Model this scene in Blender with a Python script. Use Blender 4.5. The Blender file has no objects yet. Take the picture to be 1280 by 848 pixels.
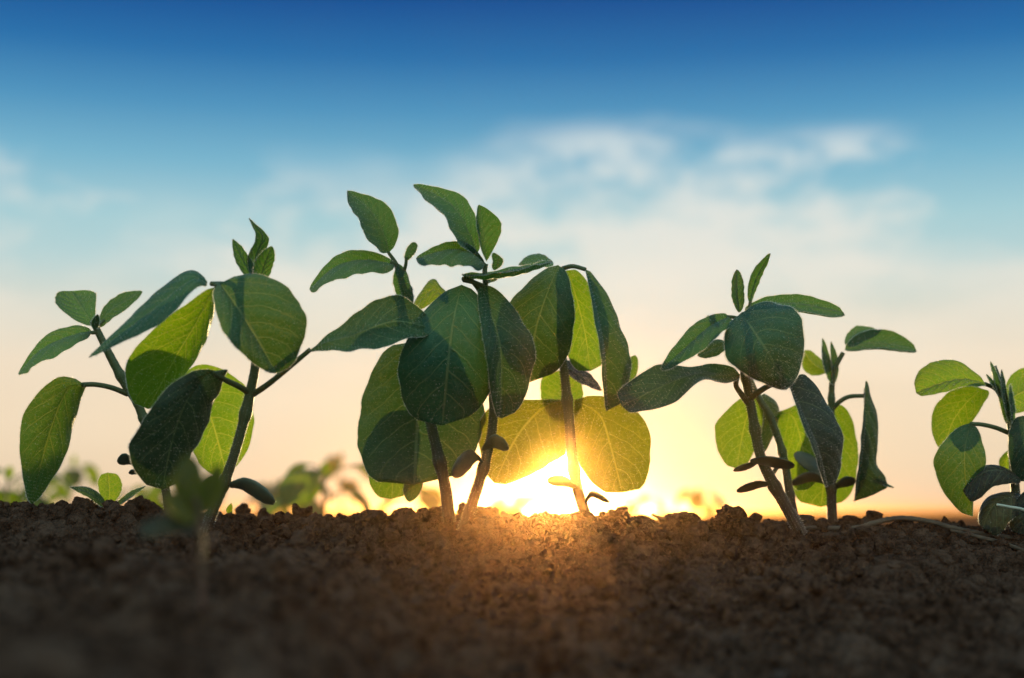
import bpy, math, random
import numpy as np
from mathutils import Vector, Matrix

random.seed(7)
RNG = np.random.default_rng(7)
scene = bpy.context.scene
COL = scene.collection

# ------------------------------------------------------------------ camera
CAM_H = 0.03
FPX = 1778.0                      # focal length in photo pixels (1280 wide)
PITCH = math.atan((640 - 424) / FPX)
cam_d = bpy.data.cameras.new('camera')
cam = bpy.data.objects.new('camera', cam_d)
COL.objects.link(cam)
cam.location = (0, 0, CAM_H)
cam.rotation_euler = (math.pi / 2 + PITCH, 0, 0)
cam_d.lens = 50.0
cam_d.sensor_width = 36.0
cam_d.clip_start = 0.01
cam_d.clip_end = 2000
cam_d.dof.use_dof = True
cam_d.dof.focus_distance = 0.685
cam_d.dof.aperture_fstop = 7.0
scene.camera = cam
CP, SP = math.cos(PITCH), math.sin(PITCH)


def at(px, py, d):
    """A photo pixel and a depth along the lens axis, as a point in metres."""
    x = (px - 640.0) / FPX * d
    u = -(py - 424.0) / FPX * d
    return np.array((x, d * CP - u * SP, CAM_H + d * SP + u * CP))


def vec(dx, dy, dd, d):
    x = dx / FPX * d
    u = -dy / FPX * d
    return np.array((x, dd * CP - u * SP, dd * SP + u * CP))


# ------------------------------------------------------------------ materials
def new_mat(name):
    m = bpy.data.materials.new(name)
    m.use_nodes = True
    nt = m.node_tree
    nt.nodes.clear()
    out = nt.nodes.new('ShaderNodeOutputMaterial')
    return m, nt, out


class G:
    """small node-graph helper"""
    def __init__(s, nt):
        s.nt = nt

    def n(s, t, **kw):
        x = s.nt.nodes.new(t)
        for k, v in kw.items():
            setattr(x, k, v)
        return x

    def put(s, sock, v):
        if isinstance(v, bpy.types.NodeSocket):
            s.nt.links.new(v, sock)
        else:
            sock.default_value = v

    def m(s, op, a, b=0.0, c=0.0, clamp=False):
        x = s.n('ShaderNodeMath', operation=op, use_clamp=clamp)
        s.put(x.inputs[0], a); s.put(x.inputs[1], b); s.put(x.inputs[2], c)
        return x.outputs[0]

    def step(s, v, lo, hi):
        x = s.n('ShaderNodeMapRange', interpolation_type='SMOOTHSTEP')
        s.put(x.inputs[0], v); s.put(x.inputs[1], lo); s.put(x.inputs[2], hi)
        x.inputs[3].default_value = 0; x.inputs[4].default_value = 1
        return x.outputs[0]

    def mix(s, f, a, b, bt='MIX'):
        x = s.n('ShaderNodeMix', data_type='RGBA', blend_type=bt)
        s.put(x.inputs[0], f); s.put(x.inputs[6], a); s.put(x.inputs[7], b)
        return x.outputs[2]

    def ramp(s, f, stops, interp='LINEAR'):
        x = s.n('ShaderNodeValToRGB')
        cr = x.color_ramp
        cr.interpolation = interp
        while len(cr.elements) < len(stops):
            cr.elements.new(0.5)
        for e, (p, c) in zip(cr.elements, stops):
            e.position = p
            e.color = (*c, 1) if len(c) == 3 else c
        s.put(x.inputs[0], f)
        return x.outputs[0]

    def noise(s, vecs, scale, detail=3, rough=0.55):
        x = s.n('ShaderNodeTexNoise')
        if vecs is not None:
            s.put(x.inputs['Vector'], vecs)
        s.put(x.inputs['Scale'], scale)
        x.inputs['Detail'].default_value = detail
        x.inputs['Roughness'].default_value = rough
        return x.outputs[0]


def leaf_material(name, dark, light, trans, trans_mix, vein_t, n_veins=6.5, rough=0.5):
    m, nt, out = new_mat(name)
    g = G(nt)
    uv = g.n('ShaderNodeUVMap').outputs[0]
    sep = g.n('ShaderNodeSeparateXYZ'); g.put(sep.inputs[0], uv)
    U, T = sep.outputs[0], sep.outputs[1]
    us = g.m('MULTIPLY', g.m('SUBTRACT', U, 0.5), 2.0)
    au = g.m('ABSOLUTE', us)
    side = g.m('MULTIPLY', g.m('GREATER_THAN', us, 0.0), 0.45)
    obj = g.n('ShaderNodeTexCoord').outputs['Object']
    info = g.n('ShaderNodeObjectInfo').outputs['Random']
    w1 = g.n('ShaderNodeTexNoise'); g.put(w1.inputs['Vector'], obj)
    w1.inputs['Scale'].default_value = 90
    wob = g.m('MULTIPLY', g.m('SUBTRACT', w1.outputs[0], 0.5), 0.5)
    # lateral veins
    ph = g.m('SUBTRACT', g.m('MULTIPLY', T, n_veins), g.m('MULTIPLY', g.m('POWER', au, 1.25), 2.1))
    ph = g.m('ADD', g.m('ADD', ph, side), wob)
    fr = g.m('ABSOLUTE', g.m('SUBTRACT', g.m('FRACT', g.m('ADD', ph, 20.0)), 0.5))   # 0 at vein
    lat = g.m('SUBTRACT', 1.0, g.step(fr, 0.012, 0.055))
    lat = g.m('MULTIPLY', lat, g.m('SUBTRACT', 1.0, g.step(au, 0.75, 1.0)))
    mid = g.m('SUBTRACT', 1.0, g.step(au, 0.012, 0.04))
    vo = g.n('ShaderNodeTexVoronoi', feature='DISTANCE_TO_EDGE')
    g.put(vo.inputs['Vector'], obj); vo.inputs['Scale'].default_value = 330
    net = g.m('SUBTRACT', 1.0, g.step(vo.outputs[0], 0.02, 0.09))
    vo2 = g.n('ShaderNodeTexVoronoi', feature='DISTANCE_TO_EDGE')
    g.put(vo2.inputs['Vector'], obj); vo2.inputs['Scale'].default_value = 900
    net2 = g.m('SUBTRACT', 1.0, g.step(vo2.outputs[0], 0.02, 0.14))
    big = g.m('MAXIMUM', lat, mid)
    vein = g.m('MAXIMUM', big, g.m('MAXIMUM', g.m('MULTIPLY', net, 0.5), g.m('MULTIPLY', net2, 0.2)))
    # colour variation: blotches and per-leaf
    b1 = g.noise(obj, 45, 4)
    blot = g.step(b1, 0.35, 0.68)
    base = g.mix(blot, (*dark, 1), (*light, 1))
    hs = g.n('ShaderNodeHueSaturation')
    g.put(hs.inputs['Hue'], g.m('ADD', 0.485, g.m('MULTIPLY', info, 0.03)))
    g.put(hs.inputs['Value'], g.m('ADD', 0.8, g.m('MULTIPLY', info, 0.4)))
    g.put(hs.inputs['Color'], base)
    bcol = g.mix(g.m('MULTIPLY', g.m('MAXIMUM', g.m('MULTIPLY', big, g.step(w1.outputs[0], 0.2, 0.6)), g.m('MULTIPLY', net, 0.22)), 0.5), hs.outputs[0], (0.22, 0.30, 0.14, 1))
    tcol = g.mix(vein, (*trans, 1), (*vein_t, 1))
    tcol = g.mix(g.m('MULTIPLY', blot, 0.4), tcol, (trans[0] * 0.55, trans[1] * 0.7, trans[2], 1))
    # bump
    hgt = g.m('ADD', g.m('MULTIPLY', big, -0.9), g.m('MULTIPLY', net, -0.35))
    hgt = g.m('ADD', hgt, g.m('MULTIPLY', g.noise(obj, 700, 2), 0.5))
    hgt = g.m('ADD', hgt, g.m('MULTIPLY', net2, -0.15))
    bp = g.n('ShaderNodeBump'); bp.inputs['Strength'].default_value = 0.55
    bp.inputs['Distance'].default_value = 0.0006
    g.put(bp.inputs['Height'], hgt)
    p = g.n('ShaderNodeBsdfPrincipled')
    g.put(p.inputs['Base Color'], bcol)
    p.inputs['Roughness'].default_value = rough
    p.inputs['Specular IOR Level'].default_value = 0.35
    p.inputs['Sheen Weight'].default_value = 0.12
    p.inputs['Sheen Roughness'].default_value = 0.4
    g.put(p.inputs['Normal'], bp.outputs[0])
    tr = g.n('ShaderNodeBsdfTranslucent')
    g.put(tr.inputs['Color'], tcol); g.put(tr.inputs['Normal'], bp.outputs[0])
    ms = g.n('ShaderNodeMixShader')
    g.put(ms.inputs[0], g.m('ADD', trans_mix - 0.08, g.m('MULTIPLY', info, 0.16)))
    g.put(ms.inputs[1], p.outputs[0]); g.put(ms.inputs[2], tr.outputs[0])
    g.put(out.inputs[0], ms.outputs[0])
    return m


def hair_material():
    m, nt, out = new_mat('plant_hair')
    g = G(nt)
    t = g.n('ShaderNodeBsdfTranslucent'); t.inputs[0].default_value = (0.92, 0.88, 0.74, 1)
    d = g.n('ShaderNodeBsdfGlossy'); d.inputs[0].default_value = (0.95, 0.92, 0.85, 1); d.inputs['Roughness'].default_value = 0.45
    ms = g.n('ShaderNodeMixShader'); ms.inputs[0].default_value = 0.5
    g.put(ms.inputs[1], d.outputs[0]); g.put(ms.inputs[2], t.outputs[0])
    g.put(out.inputs[0], ms.outputs[0])
    return m


def stem_material(name, top, bottom, zspan=0.09):
    m, nt, out = new_mat(name)
    g = G(nt)
    uv = g.n('ShaderNodeUVMap').outputs[0]
    sep = g.n('ShaderNodeSeparateXYZ'); g.put(sep.inputs[0], uv)
    obj = g.n('ShaderNodeTexCoord').outputs['Object']
    st = g.n('ShaderNodeMapping'); g.put(st.inputs[0], obj); st.inputs['Scale'].default_value = (1, 1, 0.12)
    nz = g.noise(st.outputs[0], 900, 3)
    k = g.m('ADD', g.step(sep.outputs[1], 0.08, 0.6), g.m('MULTIPLY', g.m('SUBTRACT', nz, 0.5), 0.5), clamp=True)
    c = g.mix(k, (*bottom, 1), (*top, 1))
    c = g.mix(g.m('MULTIPLY', g.step(nz, 0.5, 0.75), 0.35), c, (0.16, 0.17, 0.09, 1))
    bp = g.n('ShaderNodeBump'); bp.inputs['Strength'].default_value = 0.5
    bp.inputs['Distance'].default_value = 0.0005
    g.put(bp.inputs['Height'], nz)
    p = g.n('ShaderNodeBsdfPrincipled')
    g.put(p.inputs['Base Color'], c); p.inputs['Roughness'].default_value = 0.55
    p.inputs['Subsurface Weight'].default_value = 0.0
    g.put(p.inputs['Normal'], bp.outputs[0])
    tr = g.n('ShaderNodeBsdfTranslucent'); g.put(tr.inputs[0], c)
    ms = g.n('ShaderNodeMixShader'); ms.inputs[0].default_value = 0.15
    g.put(ms.inputs[1], p.outputs[0]); g.put(ms.inputs[2], tr.outputs[0])
    g.put(out.inputs[0], ms.outputs[0])
    return m


def plain_material(name, c1, c2, scale, rough=0.6, bump=0.4, dist=0.0006, stretch=None):
    m, nt, out = new_mat(name)
    g = G(nt)
    obj = g.n('ShaderNodeTexCoord').outputs['Object']
    if stretch:
        mp = g.n('ShaderNodeMapping'); g.put(mp.inputs[0], obj); mp.inputs['Scale'].default_value = stretch
        obj = mp.outputs[0]
    nz = g.noise(obj, scale, 5, 0.6)
    c = g.mix(g.step(nz, 0.32, 0.68), (*c1, 1), (*c2, 1))
    bp = g.n('ShaderNodeBump'); bp.inputs['Strength'].default_value = bump
    bp.inputs['Distance'].default_value = dist
    g.put(bp.inputs['Height'], nz)
    p = g.n('ShaderNodeBsdfPrincipled')
    g.put(p.inputs['Base Color'], c); p.inputs['Roughness'].default_value = rough
    g.put(p.inputs['Normal'], bp.outputs[0])
    g.put(out.inputs[0], p.outputs[0])
    return m


def soil_material():
    m, nt, out = new_mat('soil')
    g = G(nt)
    pos = g.n('ShaderNodeNewGeometry').outputs['Position']
    n1 = g.noise(pos, 60, 4)
    n2 = g.noise(pos, 260, 5, 0.65)
    n3 = g.noise(pos, 1500, 3, 0.6)
    c = g.mix(g.step(n2, 0.3, 0.7), (0.025, 0.015, 0.0105, 1), (0.130, 0.077, 0.054, 1))
    c = g.mix(g.m('MULTIPLY', g.step(n1, 0.45, 0.65), 0.6), c, (0.17, 0.112, 0.083, 1))
    c = g.mix(g.m('MULTIPLY', g.step(n3, 0.66, 0.74), 0.5), c, (0.21, 0.155, 0.115, 1))
    vo = g.n('ShaderNodeTexVoronoi'); g.put(vo.inputs['Vector'], pos); vo.inputs['Scale'].default_value = 850
    v2 = g.n('ShaderNodeTexVoronoi'); g.put(v2.inputs['Vector'], pos); v2.inputs['Scale'].default_value = 420
    h = g.m('ADD', g.m('MULTIPLY', n3, 0.5), g.m('MULTIPLY', vo.outputs[0], -0.7))
    h = g.m('ADD', h, g.m('MULTIPLY', v2.outputs[0], -0.8))
    h = g.m('ADD', h, g.m('MULTIPLY', n2, 1.2))
    bp = g.n('ShaderNodeBump'); bp.inputs['Strength'].default_value = 1.0
    bp.inputs['Distance'].default_value = 0.0022
    g.put(bp.inputs['Height'], h)
    p = g.n('ShaderNodeBsdfDiffuse')
    g.put(p.inputs['Color'], c); p.inputs['Roughness'].default_value = 0.6
    g.put(p.inputs['Normal'], bp.outputs[0])
    g.put(out.inputs[0], p.outputs[0])
    return m


M_HAIR = hair_material()
M_LEAF = leaf_material('leaf_green', (0.014, 0.070, 0.032), (0.026, 0.100, 0.034), (0.16, 0.34, 0.008), 0.16, (0.46, 0.56, 0.06))
M_FRONT = leaf_material('blue_green_leaf', (0.012, 0.070, 0.044), (0.020, 0.095, 0.046), (0.12, 0.32, 0.008), 0.08, (0.30, 0.42, 0.06))
M_YOUNG = leaf_material('young_leaf_green', (0.008, 0.060, 0.040), (0.015, 0.080, 0.042), (0.15, 0.40, 0.018), 0.23, (0.28, 0.46, 0.08), 7.5, 0.55)
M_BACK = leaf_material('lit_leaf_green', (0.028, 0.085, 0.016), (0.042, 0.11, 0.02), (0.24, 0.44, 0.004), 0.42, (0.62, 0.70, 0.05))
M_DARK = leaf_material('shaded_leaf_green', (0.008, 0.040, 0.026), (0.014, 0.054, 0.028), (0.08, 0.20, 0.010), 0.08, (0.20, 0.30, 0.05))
M_OLIVE = leaf_material('olive_leaf', (0.075, 0.080, 0.012), (0.10, 0.10, 0.014), (0.42, 0.44, 0.006), 0.45, (0.25, 0.27, 0.03))
M_GOLD = leaf_material('sun_glow_leaf', (0.034, 0.080, 0.014), (0.05, 0.10, 0.016), (0.36, 0.37, 0.003), 0.42, (0.72, 0.66, 0.05))  # yellowed copy of the lit leaf: golden sun glow painted into its colour
M_BLACK = leaf_material('shadow_dark_leaf', (0.010, 0.015, 0.010), (0.017, 0.022, 0.012), (0.06, 0.08, 0.01), 0.08, (0.09, 0.10, 0.03))  # near-black green: shadow on the row-end low leaves painted into the colour
M_STEM = stem_material('stem_green', (0.075, 0.125, 0.042), (0.078, 0.050, 0.034))
M_PET = stem_material('petiole_green', (0.095, 0.14, 0.05), (0.08, 0.11, 0.04))
M_PINK = stem_material('reddish_stem', (0.14, 0.085, 0.05), (0.16, 0.075, 0.055))
M_COT = plain_material('cotyledon_skin', (0.042, 0.085, 0.060), (0.075, 0.125, 0.085), 160, 0.3)
M_COTD = plain_material('cotyledon_dark', (0.028, 0.034, 0.022), (0.055, 0.05, 0.03), 160, 0.5)
M_SOIL = soil_material()
M_STRAW = plain_material('straw_bark', (0.06, 0.042, 0.028), (0.15, 0.105, 0.068), 420, 0.8, 0.7, 0.0008, (0.15, 1, 1))
M_PALE = plain_material('pale_stalk', (0.45, 0.50, 0.38), (0.6, 0.62, 0.5), 500, 0.6)
M_STONE = plain_material('grey_stone', (0.060, 0.040, 0.030), (0.090, 0.062, 0.047), 220, 0.85)


# ------------------------------------------------------------------ mesh helpers
def mesh_object(name, verts, faces, mats, parent=None, uvs=None, matidx=None, origin=None, smooth=True):
    v = np.asarray(verts, dtype=float)
    if origin is not None:
        v = v - np.asarray(origin)
    me = bpy.data.meshes.new(name)
    me.from_pydata(v.tolist(), [], faces)
    for m in mats:
        me.materials.append(m)
    if uvs is not None:
        lay = me.uv_layers.new(name='UVMap')
        li = np.empty(len(me.loops), dtype=np.int32)
        me.loops.foreach_get('vertex_index', li)
        lay.data.foreach_set('uv', np.asarray(uvs, dtype=np.float32)[li].ravel())
    if matidx is not None:
        me.polygons.foreach_set('material_index', np.asarray(matidx, dtype=np.int32))
    if smooth:
        me.polygons.foreach_set('use_smooth', np.ones(len(me.polygons), dtype=bool))
    me.update()
    o = bpy.data.objects.new(name, me)
    COL.objects.link(o)
    if parent is not None:
        o.parent = parent
    return o


def thing(name, label, cat, loc, group=None):
    o = bpy.data.objects.new(name, None)
    o.empty_display_size = 0.01
    COL.objects.link(o)
    o.location = tuple(loc)
    o['label'] = label
    o['category'] = cat
    if group:
        o['group'] = group
    return o


def tag(o, label, cat, group=None):
    o['label'] = label
    o['category'] = cat
    if group:
        o['group'] = group
    return o


def unit(v):
    n = np.linalg.norm(v, axis=-1, keepdims=True)
    return v / np.maximum(n, 1e-12)


def spline(pts, n):
    """Catmull-Rom through the points, n samples, roughly even in arc length."""
    p = np.asarray(pts, dtype=float)
    if len(p) == 2:
        t = np.linspace(0, 1, n)[:, None]
        return p[0] * (1 - t) + p[1] * t
    e = np.vstack([2 * p[0] - p[1], p, 2 * p[-1] - p[-2]])
    out = []
    for i in range(len(p) - 1):
        a, b, c, d = e[i:i + 4]
        t = np.linspace(0, 1, 40, endpoint=False)[:, None]
        out.append(0.5 * ((2 * b) + (c - a) * t + (2 * a - 5 * b + 4 * c - d) * t ** 2 + (3 * b - a - 3 * c + d) * t ** 3))
    out.append(p[-1:])
    q = np.vstack(out)
    s = np.concatenate([[0], np.cumsum(np.linalg.norm(np.diff(q, axis=0), axis=1))])
    tt = np.linspace(0, s[-1], n)
    return np.stack([np.interp(tt, s, q[:, k]) for k in range(3)], axis=1)


def tangents(c):
    return unit(np.gradient(c, axis=0))


def hair_tris(base, direc, length, width):
    """one thin triangle per hair"""
    n = len(base)
    dr = unit(direc + RNG.normal(0, 0.35, (n, 3)))
    sd = unit(np.cross(dr, RNG.normal(0, 1, (n, 3))))
    L = (length * RNG.uniform(0.35, 1.0, n))[:, None]
    w = width
    v = np.concatenate([base - sd * w, base + sd * w, base + dr * L], axis=0)
    f = [(i, n + i, 2 * n + i) for i in range(n)]
    return v, f


def tube(pts, radii, ring=10, n=None, rough=0.0, knots=()):
    n = n or max(8, 10 * (len(pts) - 1))
    c = spline(pts, n)
    r = np.interp(np.linspace(0, 1, n), np.linspace(0, 1, len(radii)), radii)
    for kn in knots:
        r = r * (1 + .28 * np.exp(-((np.linspace(0, 1, n) - kn) / .022) ** 2))
    if rough:
        r = r * (1 + RNG.normal(0, rough, n))
    t = tangents(c)
    ref = np.array((0.31, 1.0, 0.17))
    a = unit(np.cross(t, ref)); b = np.cross(t, a)
    ang = np.linspace(0, 2 * math.pi, ring, endpoint=False)
    nrm = a[:, None] * np.cos(ang)[None, :, None] + b[:, None] * np.sin(ang)[None, :, None]
    v = (c[:, None] + nrm * r[:, None, None]).reshape(-1, 3)
    f = []
    for i in range(n - 1):
        for j in range(ring):
            k = (j + 1) % ring
            f.append((i * ring + j, i * ring + k, (i + 1) * ring + k, (i + 1) * ring + j))
    f.append(tuple(range(ring - 1, -1, -1)))
    f.append(tuple((n - 1) * ring + j for j in range(ring)))
    uv = np.stack([np.tile(ang / 6.283, n), np.repeat(np.linspace(0, 1, n), ring)], axis=1)
    return v, f, uv, nrm.reshape(-1, 3), c, r


def add_hair(v, f, uv, nf, hv, hf):
    k = len(v)
    v = np.vstack([v, hv])
    f = list(f) + [tuple(i + k for i in t) for t in hf]
    uv = np.vstack([uv, np.zeros((len(hv), 2))])
    mi = [0] * nf + [1] * len(hf)
    return v, f, uv, mi


def stem_part(name, pts, radii, mat, parent, origin, hairs=500, hlen=0.0013, rough=0.02, knots=()):
    v, f, uv, nrm, c, r = tube(pts, radii, 12, 14 * (len(pts) - 1), rough, knots)
    nf = len(f)
    if hairs:
        idx = RNG.integers(0, len(v), hairs)
        jit = RNG.normal(0, 0.0006, (hairs, 3)) * 0.6
        hv, hf = hair_tris(v[idx] + jit * 0.3, nrm[idx] + np.array((0, 0, -0.25)), hlen, 0.00004)
        v, f, uv, mi = add_hair(v, f, uv, nf, hv, hf)
    else:
        mi = [0] * nf
    return mesh_object(name, v, f, [mat, M_HAIR], parent, uv, mi, origin)


def keyed(k, t):
    """a vector, or [(t, vector), ...], sampled at t"""
    if isinstance(k, list):
        ts = [x[0] for x in k]
        vs = np.array([x[1] for x in k])
        k_ = np.stack([np.interp(t, ts, vs[:, i]) for i in range(3)], axis=1)
        w = max(2, len(t) // 7)
        p_ = np.concatenate([np.repeat(k_[:1], w, 0), k_, np.repeat(k_[-1:], w, 0)])
        ker = np.hanning(2 * w + 3)[1:-1]; ker /= ker.sum()
        return np.stack([np.convolve(p_[:, i], ker, 'valid') for i in range(3)], axis=1)
    return np.repeat(np.asarray(k, dtype=float)[None], len(t), axis=0)


def leaf_geometry(mid, A, B, wide=0.42, p=0.6, lobe=0.06, camber=0.1, wave=0.02, pucker=0.0009, nt=40, nu=11, nv=6.5, blunt=1.0):
    """A blade: midrib through `mid`, half-blades A and B (vectors to the widest point of each side)."""
    c = spline(mid, nt)
    t = np.linspace(0, 1, nt)
    T = tangents(c)
    L = np.linalg.norm(np.diff(c, axis=0), axis=1).sum()
    q = p * (1 - wide) / wide * blunt
    ww = p / (p + q)
    prof = (t ** p) * ((1 - t) ** q) / (ww ** p * (1 - ww) ** q)
    Av, Bv = keyed(A, t), keyed(B, t)
    jit = []
    for _ in range(2):
        a_ = RNG.uniform(0, 6.28, 4)
        jit.append(1 + .014 * np.sin(t * 19 + a_[0]) + .008 * np.sin(t * 37 + a_[1]) + .003 * np.sin(t * 61 + a_[2]) + RNG.normal(0, .002, nt))
    N = unit(np.cross(T, Bv - Av))
    ph1, ph2 = RNG.uniform(0, 6.28, 2)
    rows = []
    for s, S, ph in ((-1, Av, ph1), (1, Bv, ph2)):
        W = np.linalg.norm(S, axis=1)
        for k in range(nu, 0, -1) if s < 0 else range(1, nu + 1):
            u = k / nu
            off = S * (prof * u * (1 + (jit[0 if s < 0 else 1] - 1) * u ** 3))[:, None]
            wv = wave * W * (u ** 2.2) * (np.sin(t * 2 * math.pi * 2.3 + ph) + 0.5 * np.sin(t * 2 * math.pi * 5.1 + 2 * ph))
            phv = t * nv - 2.1 * u ** 1.25 + (0.45 if s > 0 else 0)
            pk = pucker * np.abs(np.cos(math.pi * (phv + 0.0))) ** 0.7 * np.sin(math.pi * min(u, 0.97)) ** 0.5 * np.minimum(prof, 1)
            cam_ = camber * W * prof * 4 * u * (1 - u) * 0.5 - camber * W * prof * u * u * 0.25
            lb = -lobe * L * u ** 1.4 * np.clip(1 - t / 0.6, 0, 1) ** 2 * prof
            rows.append((s * u, c + off + N * (wv + pk + cam_)[:, None] + T * lb[:, None]))
        if s < 0:
            rows.append((0.0, c - N * 0.00025))
    us = np.array([r[0] for r in rows])
    P = np.stack([r[1] for r in rows], axis=1)           # nt x m x 3
    m = P.shape[1]
    uv = np.stack([np.tile(us * 0.5 + 0.5, nt), np.repeat(t, m)], axis=1)
    f = []
    for i in range(nt - 1):
        for j in range(m - 1):
            f.append((i * m + j, i * m + j + 1, (i + 1) * m + j + 1, (i + 1) * m + j))
    return P, f, uv, N, c, T, L


def leaf_part(name, mid, A, B, mat, parent, origin, hair=10.0, hlen=0.0011, **kw):
    P, f, uv, N, c, T, L = leaf_geometry(mid, A, B, **kw)
    nt, m, _ = P.shape
    v = P.reshape(-1, 3)
    nf = len(f)
    mi = [0] * nf
    if hair:
        hb, hd = [], []
        for j, jn in ((0, 1), (m - 1, m - 2)):
            E = P[:, j]; out = unit(P[:, j] - P[:, jn])
            cnt = int(np.linalg.norm(np.diff(E, axis=0), axis=1).sum() * 1000 * hair)
            if cnt < 4:
                continue
            s = RNG.uniform(0, nt - 1.001, cnt); i0 = s.astype(int); fr = (s - i0)[:, None]
            hb.append(E[i0] * (1 - fr) + E[i0 + 1] * fr)
            hd.append(out[i0] + N[i0] * RNG.normal(0, 0.5, cnt)[:, None])
        # short fuzz on both faces
        area = L * (np.linalg.norm(P[nt // 2, 0] - P[nt // 2, -1])) * 0.7e6
        cnt = int(area * hair * 0.12)
        if cnt > 3:
            ii = RNG.integers(1, nt - 1, cnt); jj = RNG.integers(1, m - 1, cnt)
            jj2 = np.minimum(jj + 1, m - 1); fr = RNG.uniform(0, 1, (cnt, 1))
            hb.append(P[ii, jj] * fr + P[ii, jj2] * (1 - fr))
            hd.append(N[ii] * RNG.choice([-1, 1], cnt)[:, None] + T[ii] * 0.5)
        if hb:
            hv, hf = hair_tris(np.vstack(hb), np.vstack(hd), hlen, 0.00006)
            v, f, uv, mi = add_hair(v, f, uv, nf, hv, hf)
    return mesh_object(name, v, f, [mat, M_HAIR], parent, uv, mi, origin)


def cotyledon_part(mid, W, thick, mat, parent, origin, nt=22, ring=14):
    c = spline(mid, nt)
    t = np.linspace(0, 1, nt)
    T = tangents(c)
    prof = np.sqrt(np.clip(1 - (2 * np.clip(t, 0.01, 0.99) - 1) ** 2, 0, 1)) * (0.75 + 0.35 * t)
    S = np.repeat(np.asarray(W)[None], nt, axis=0)
    N = unit(np.cross(T, S)) * thick
    ang = np.linspace(0, 2 * math.pi, ring, endpoint=False)
    v = (c[:, None] + (S[:, None] * np.cos(ang)[None, :, None] + N[:, None] * np.sin(ang)[None, :, None]) * prof[:, None, None])
    v = v + RNG.normal(0, 0.00008, v.shape)
    v = v.reshape(-1, 3)
    f = []
    for i in range(nt - 1):
        for j in range(ring):
            k = (j + 1) % ring
            f.append((i * ring + j, i * ring + k, (i + 1) * ring + k, (i + 1) * ring + j))
    f.append(tuple(range(ring - 1, -1, -1)))
    f.append(tuple((nt - 1) * ring + j for j in range(ring)))
    return mesh_object('cotyledon', v, f, [mat], parent, None, None, origin)


# ------------------------------------------------------------------ a plant drawn at depth d
class Plant:
    def __init__(s, label, base, d, group, name='soybean_seedling', cat='seedling', mscale=1.0):
        s.d = d
        s.o = at(base[0], base[1], d)
        s.root = thing(name, label, cat, s.o, group)

    def P(s, pts):
        """(x, y, depth offset in mm)"""
        return [at(p[0], p[1], s.d + (p[2] if len(p) > 2 else 0) / 1000.0) for p in pts]

    def V(s, k):
        if isinstance(k, list):
            return [(t, vec(a[0], a[1], (a[2] if len(a) > 2 else 0) / 1000.0, s.d)) for t, a in k]
        return vec(k[0], k[1], (k[2] if len(k) > 2 else 0) / 1000.0, s.d)

    def stem(s, pts, wpx, mat=None, hairs=700):
        r = [w * 0.44 / FPX * s.d for w in wpx]
        return stem_part('stem', s.P(pts), r, mat or M_STEM, s.root, s.o, int(hairs * 3), rough=0.02, knots=(.26, .52, .74))

    def petiole(s, pts, wpx=(6, 5), hairs=160):
        r = [w * 0.5 / FPX * s.d for w in wpx]
        return stem_part('petiole', s.P(pts), r, M_PET, s.root, s.o, hairs, 0.0010, 0.012)

    def leaf(s, mid, A, B, mat=None, name='leaf', **kw):
        return leaf_part(name, s.P(mid), s.V(A), s.V(B), mat or M_LEAF, s.root, s.o, **kw)

    def young(s, mid, A, B, mat=None, **kw):
        kw.setdefault('hlen', 0.0011); kw.setdefault('hair', 8.0); kw.setdefault('lobe', 0.02)
        return leaf_part('leaflet', s.P(mid), s.V(A), s.V(B), mat or M_YOUNG, s.root, s.o, **kw)

    def tip(s, mid, A, B, **kw):
        return leaf_part('shoot_tip', s.P(mid), s.V(A), s.V(B), M_YOUNG, s.root, s.o, hair=12.0, hlen=0.0014, lobe=0.0, nt=24, nu=6, **kw)

    def cot(s, mid, W, thick_mm=1.1, mat=None):
        return cotyledon_part(s.P(mid), s.V(W), thick_mm / 1000, mat or M_COT, s.root, s.o)


GRP = 'soybean seedlings along the ridge'

# ================================================================== the seedlings in the ridge row
# --- rear left seedling
p = Plant('slim seedling at the row end with one long leaf drooping alone to the ground line', (212, 648), .715, GRP)
p.stem([(214, 662), (205, 602), (187, 545), (172, 505), (156, 479), (137, 444), (118, 406)], (13, 12, 12, 12, 13, 12, 9))
p.petiole([(160, 493, 0), (140, 485, -4), (120, 481, -8), (103, 481, -12)], (7, 6))
p.leaf([(104, 481, -12), (84, 489, -14), (62, 542, -8), (39, 630, 4)], [(0, (-20, -18, -6)), (.45, (-31, -12, -6)), (1, (-16, -4, -4))],
       [(0, (16, 4, 10)), (.3, (16, 6, 14)), (.6, (20, 10, 8)), (1, (14, 6, 6))], wide=.46, p=.5, lobe=.08, camber=.22, wave=.06)
p.petiole([(166, 496, 2), (195, 480, 6), (226, 468, 10)], (7, 6))
p.leaf([(228, 467, 10), (246, 490, 14), (264, 525, 12), (283, 593, 6)], (-36, 22, 6), (52, -26, -4), M_BACK, wide=.48, p=.5, lobe=.1)
p.young([(117, 407, 0), (104, 388, 8), (88, 364, 20)], [(0, (-16, 8, -4)), (.5, (-27, -2, -6)), (1, (-20, -2, -4))], [(0, (8, -16, 0)), (.5, (16, -14, 4)), (1, (28, -4, 6))], wide=.6, p=.6)
p.young([(115, 415, -2), (97, 418, -6), (60, 434, -12), (23, 468, -18)], (-7, -13, 2), (9, 18, -24), wide=.4, p=.55, camber=.15)
p.young([(122, 408, 3), (140, 388, 10), (178, 365, 22)], (-7, -13, 6), (7, 9, -5), wide=.45)
p.petiole([(124, 415, 0), (119, 409, 0), (114, 402, 3)], (7, 4), 60)
p.petiole([(122, 415, 0), (116, 416, -2), (110, 416, -3)], (6, 4), 40)
p.petiole([(121, 412, 2), (124, 406, 3), (130, 400, 5)], (6, 4), 40)
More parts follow.
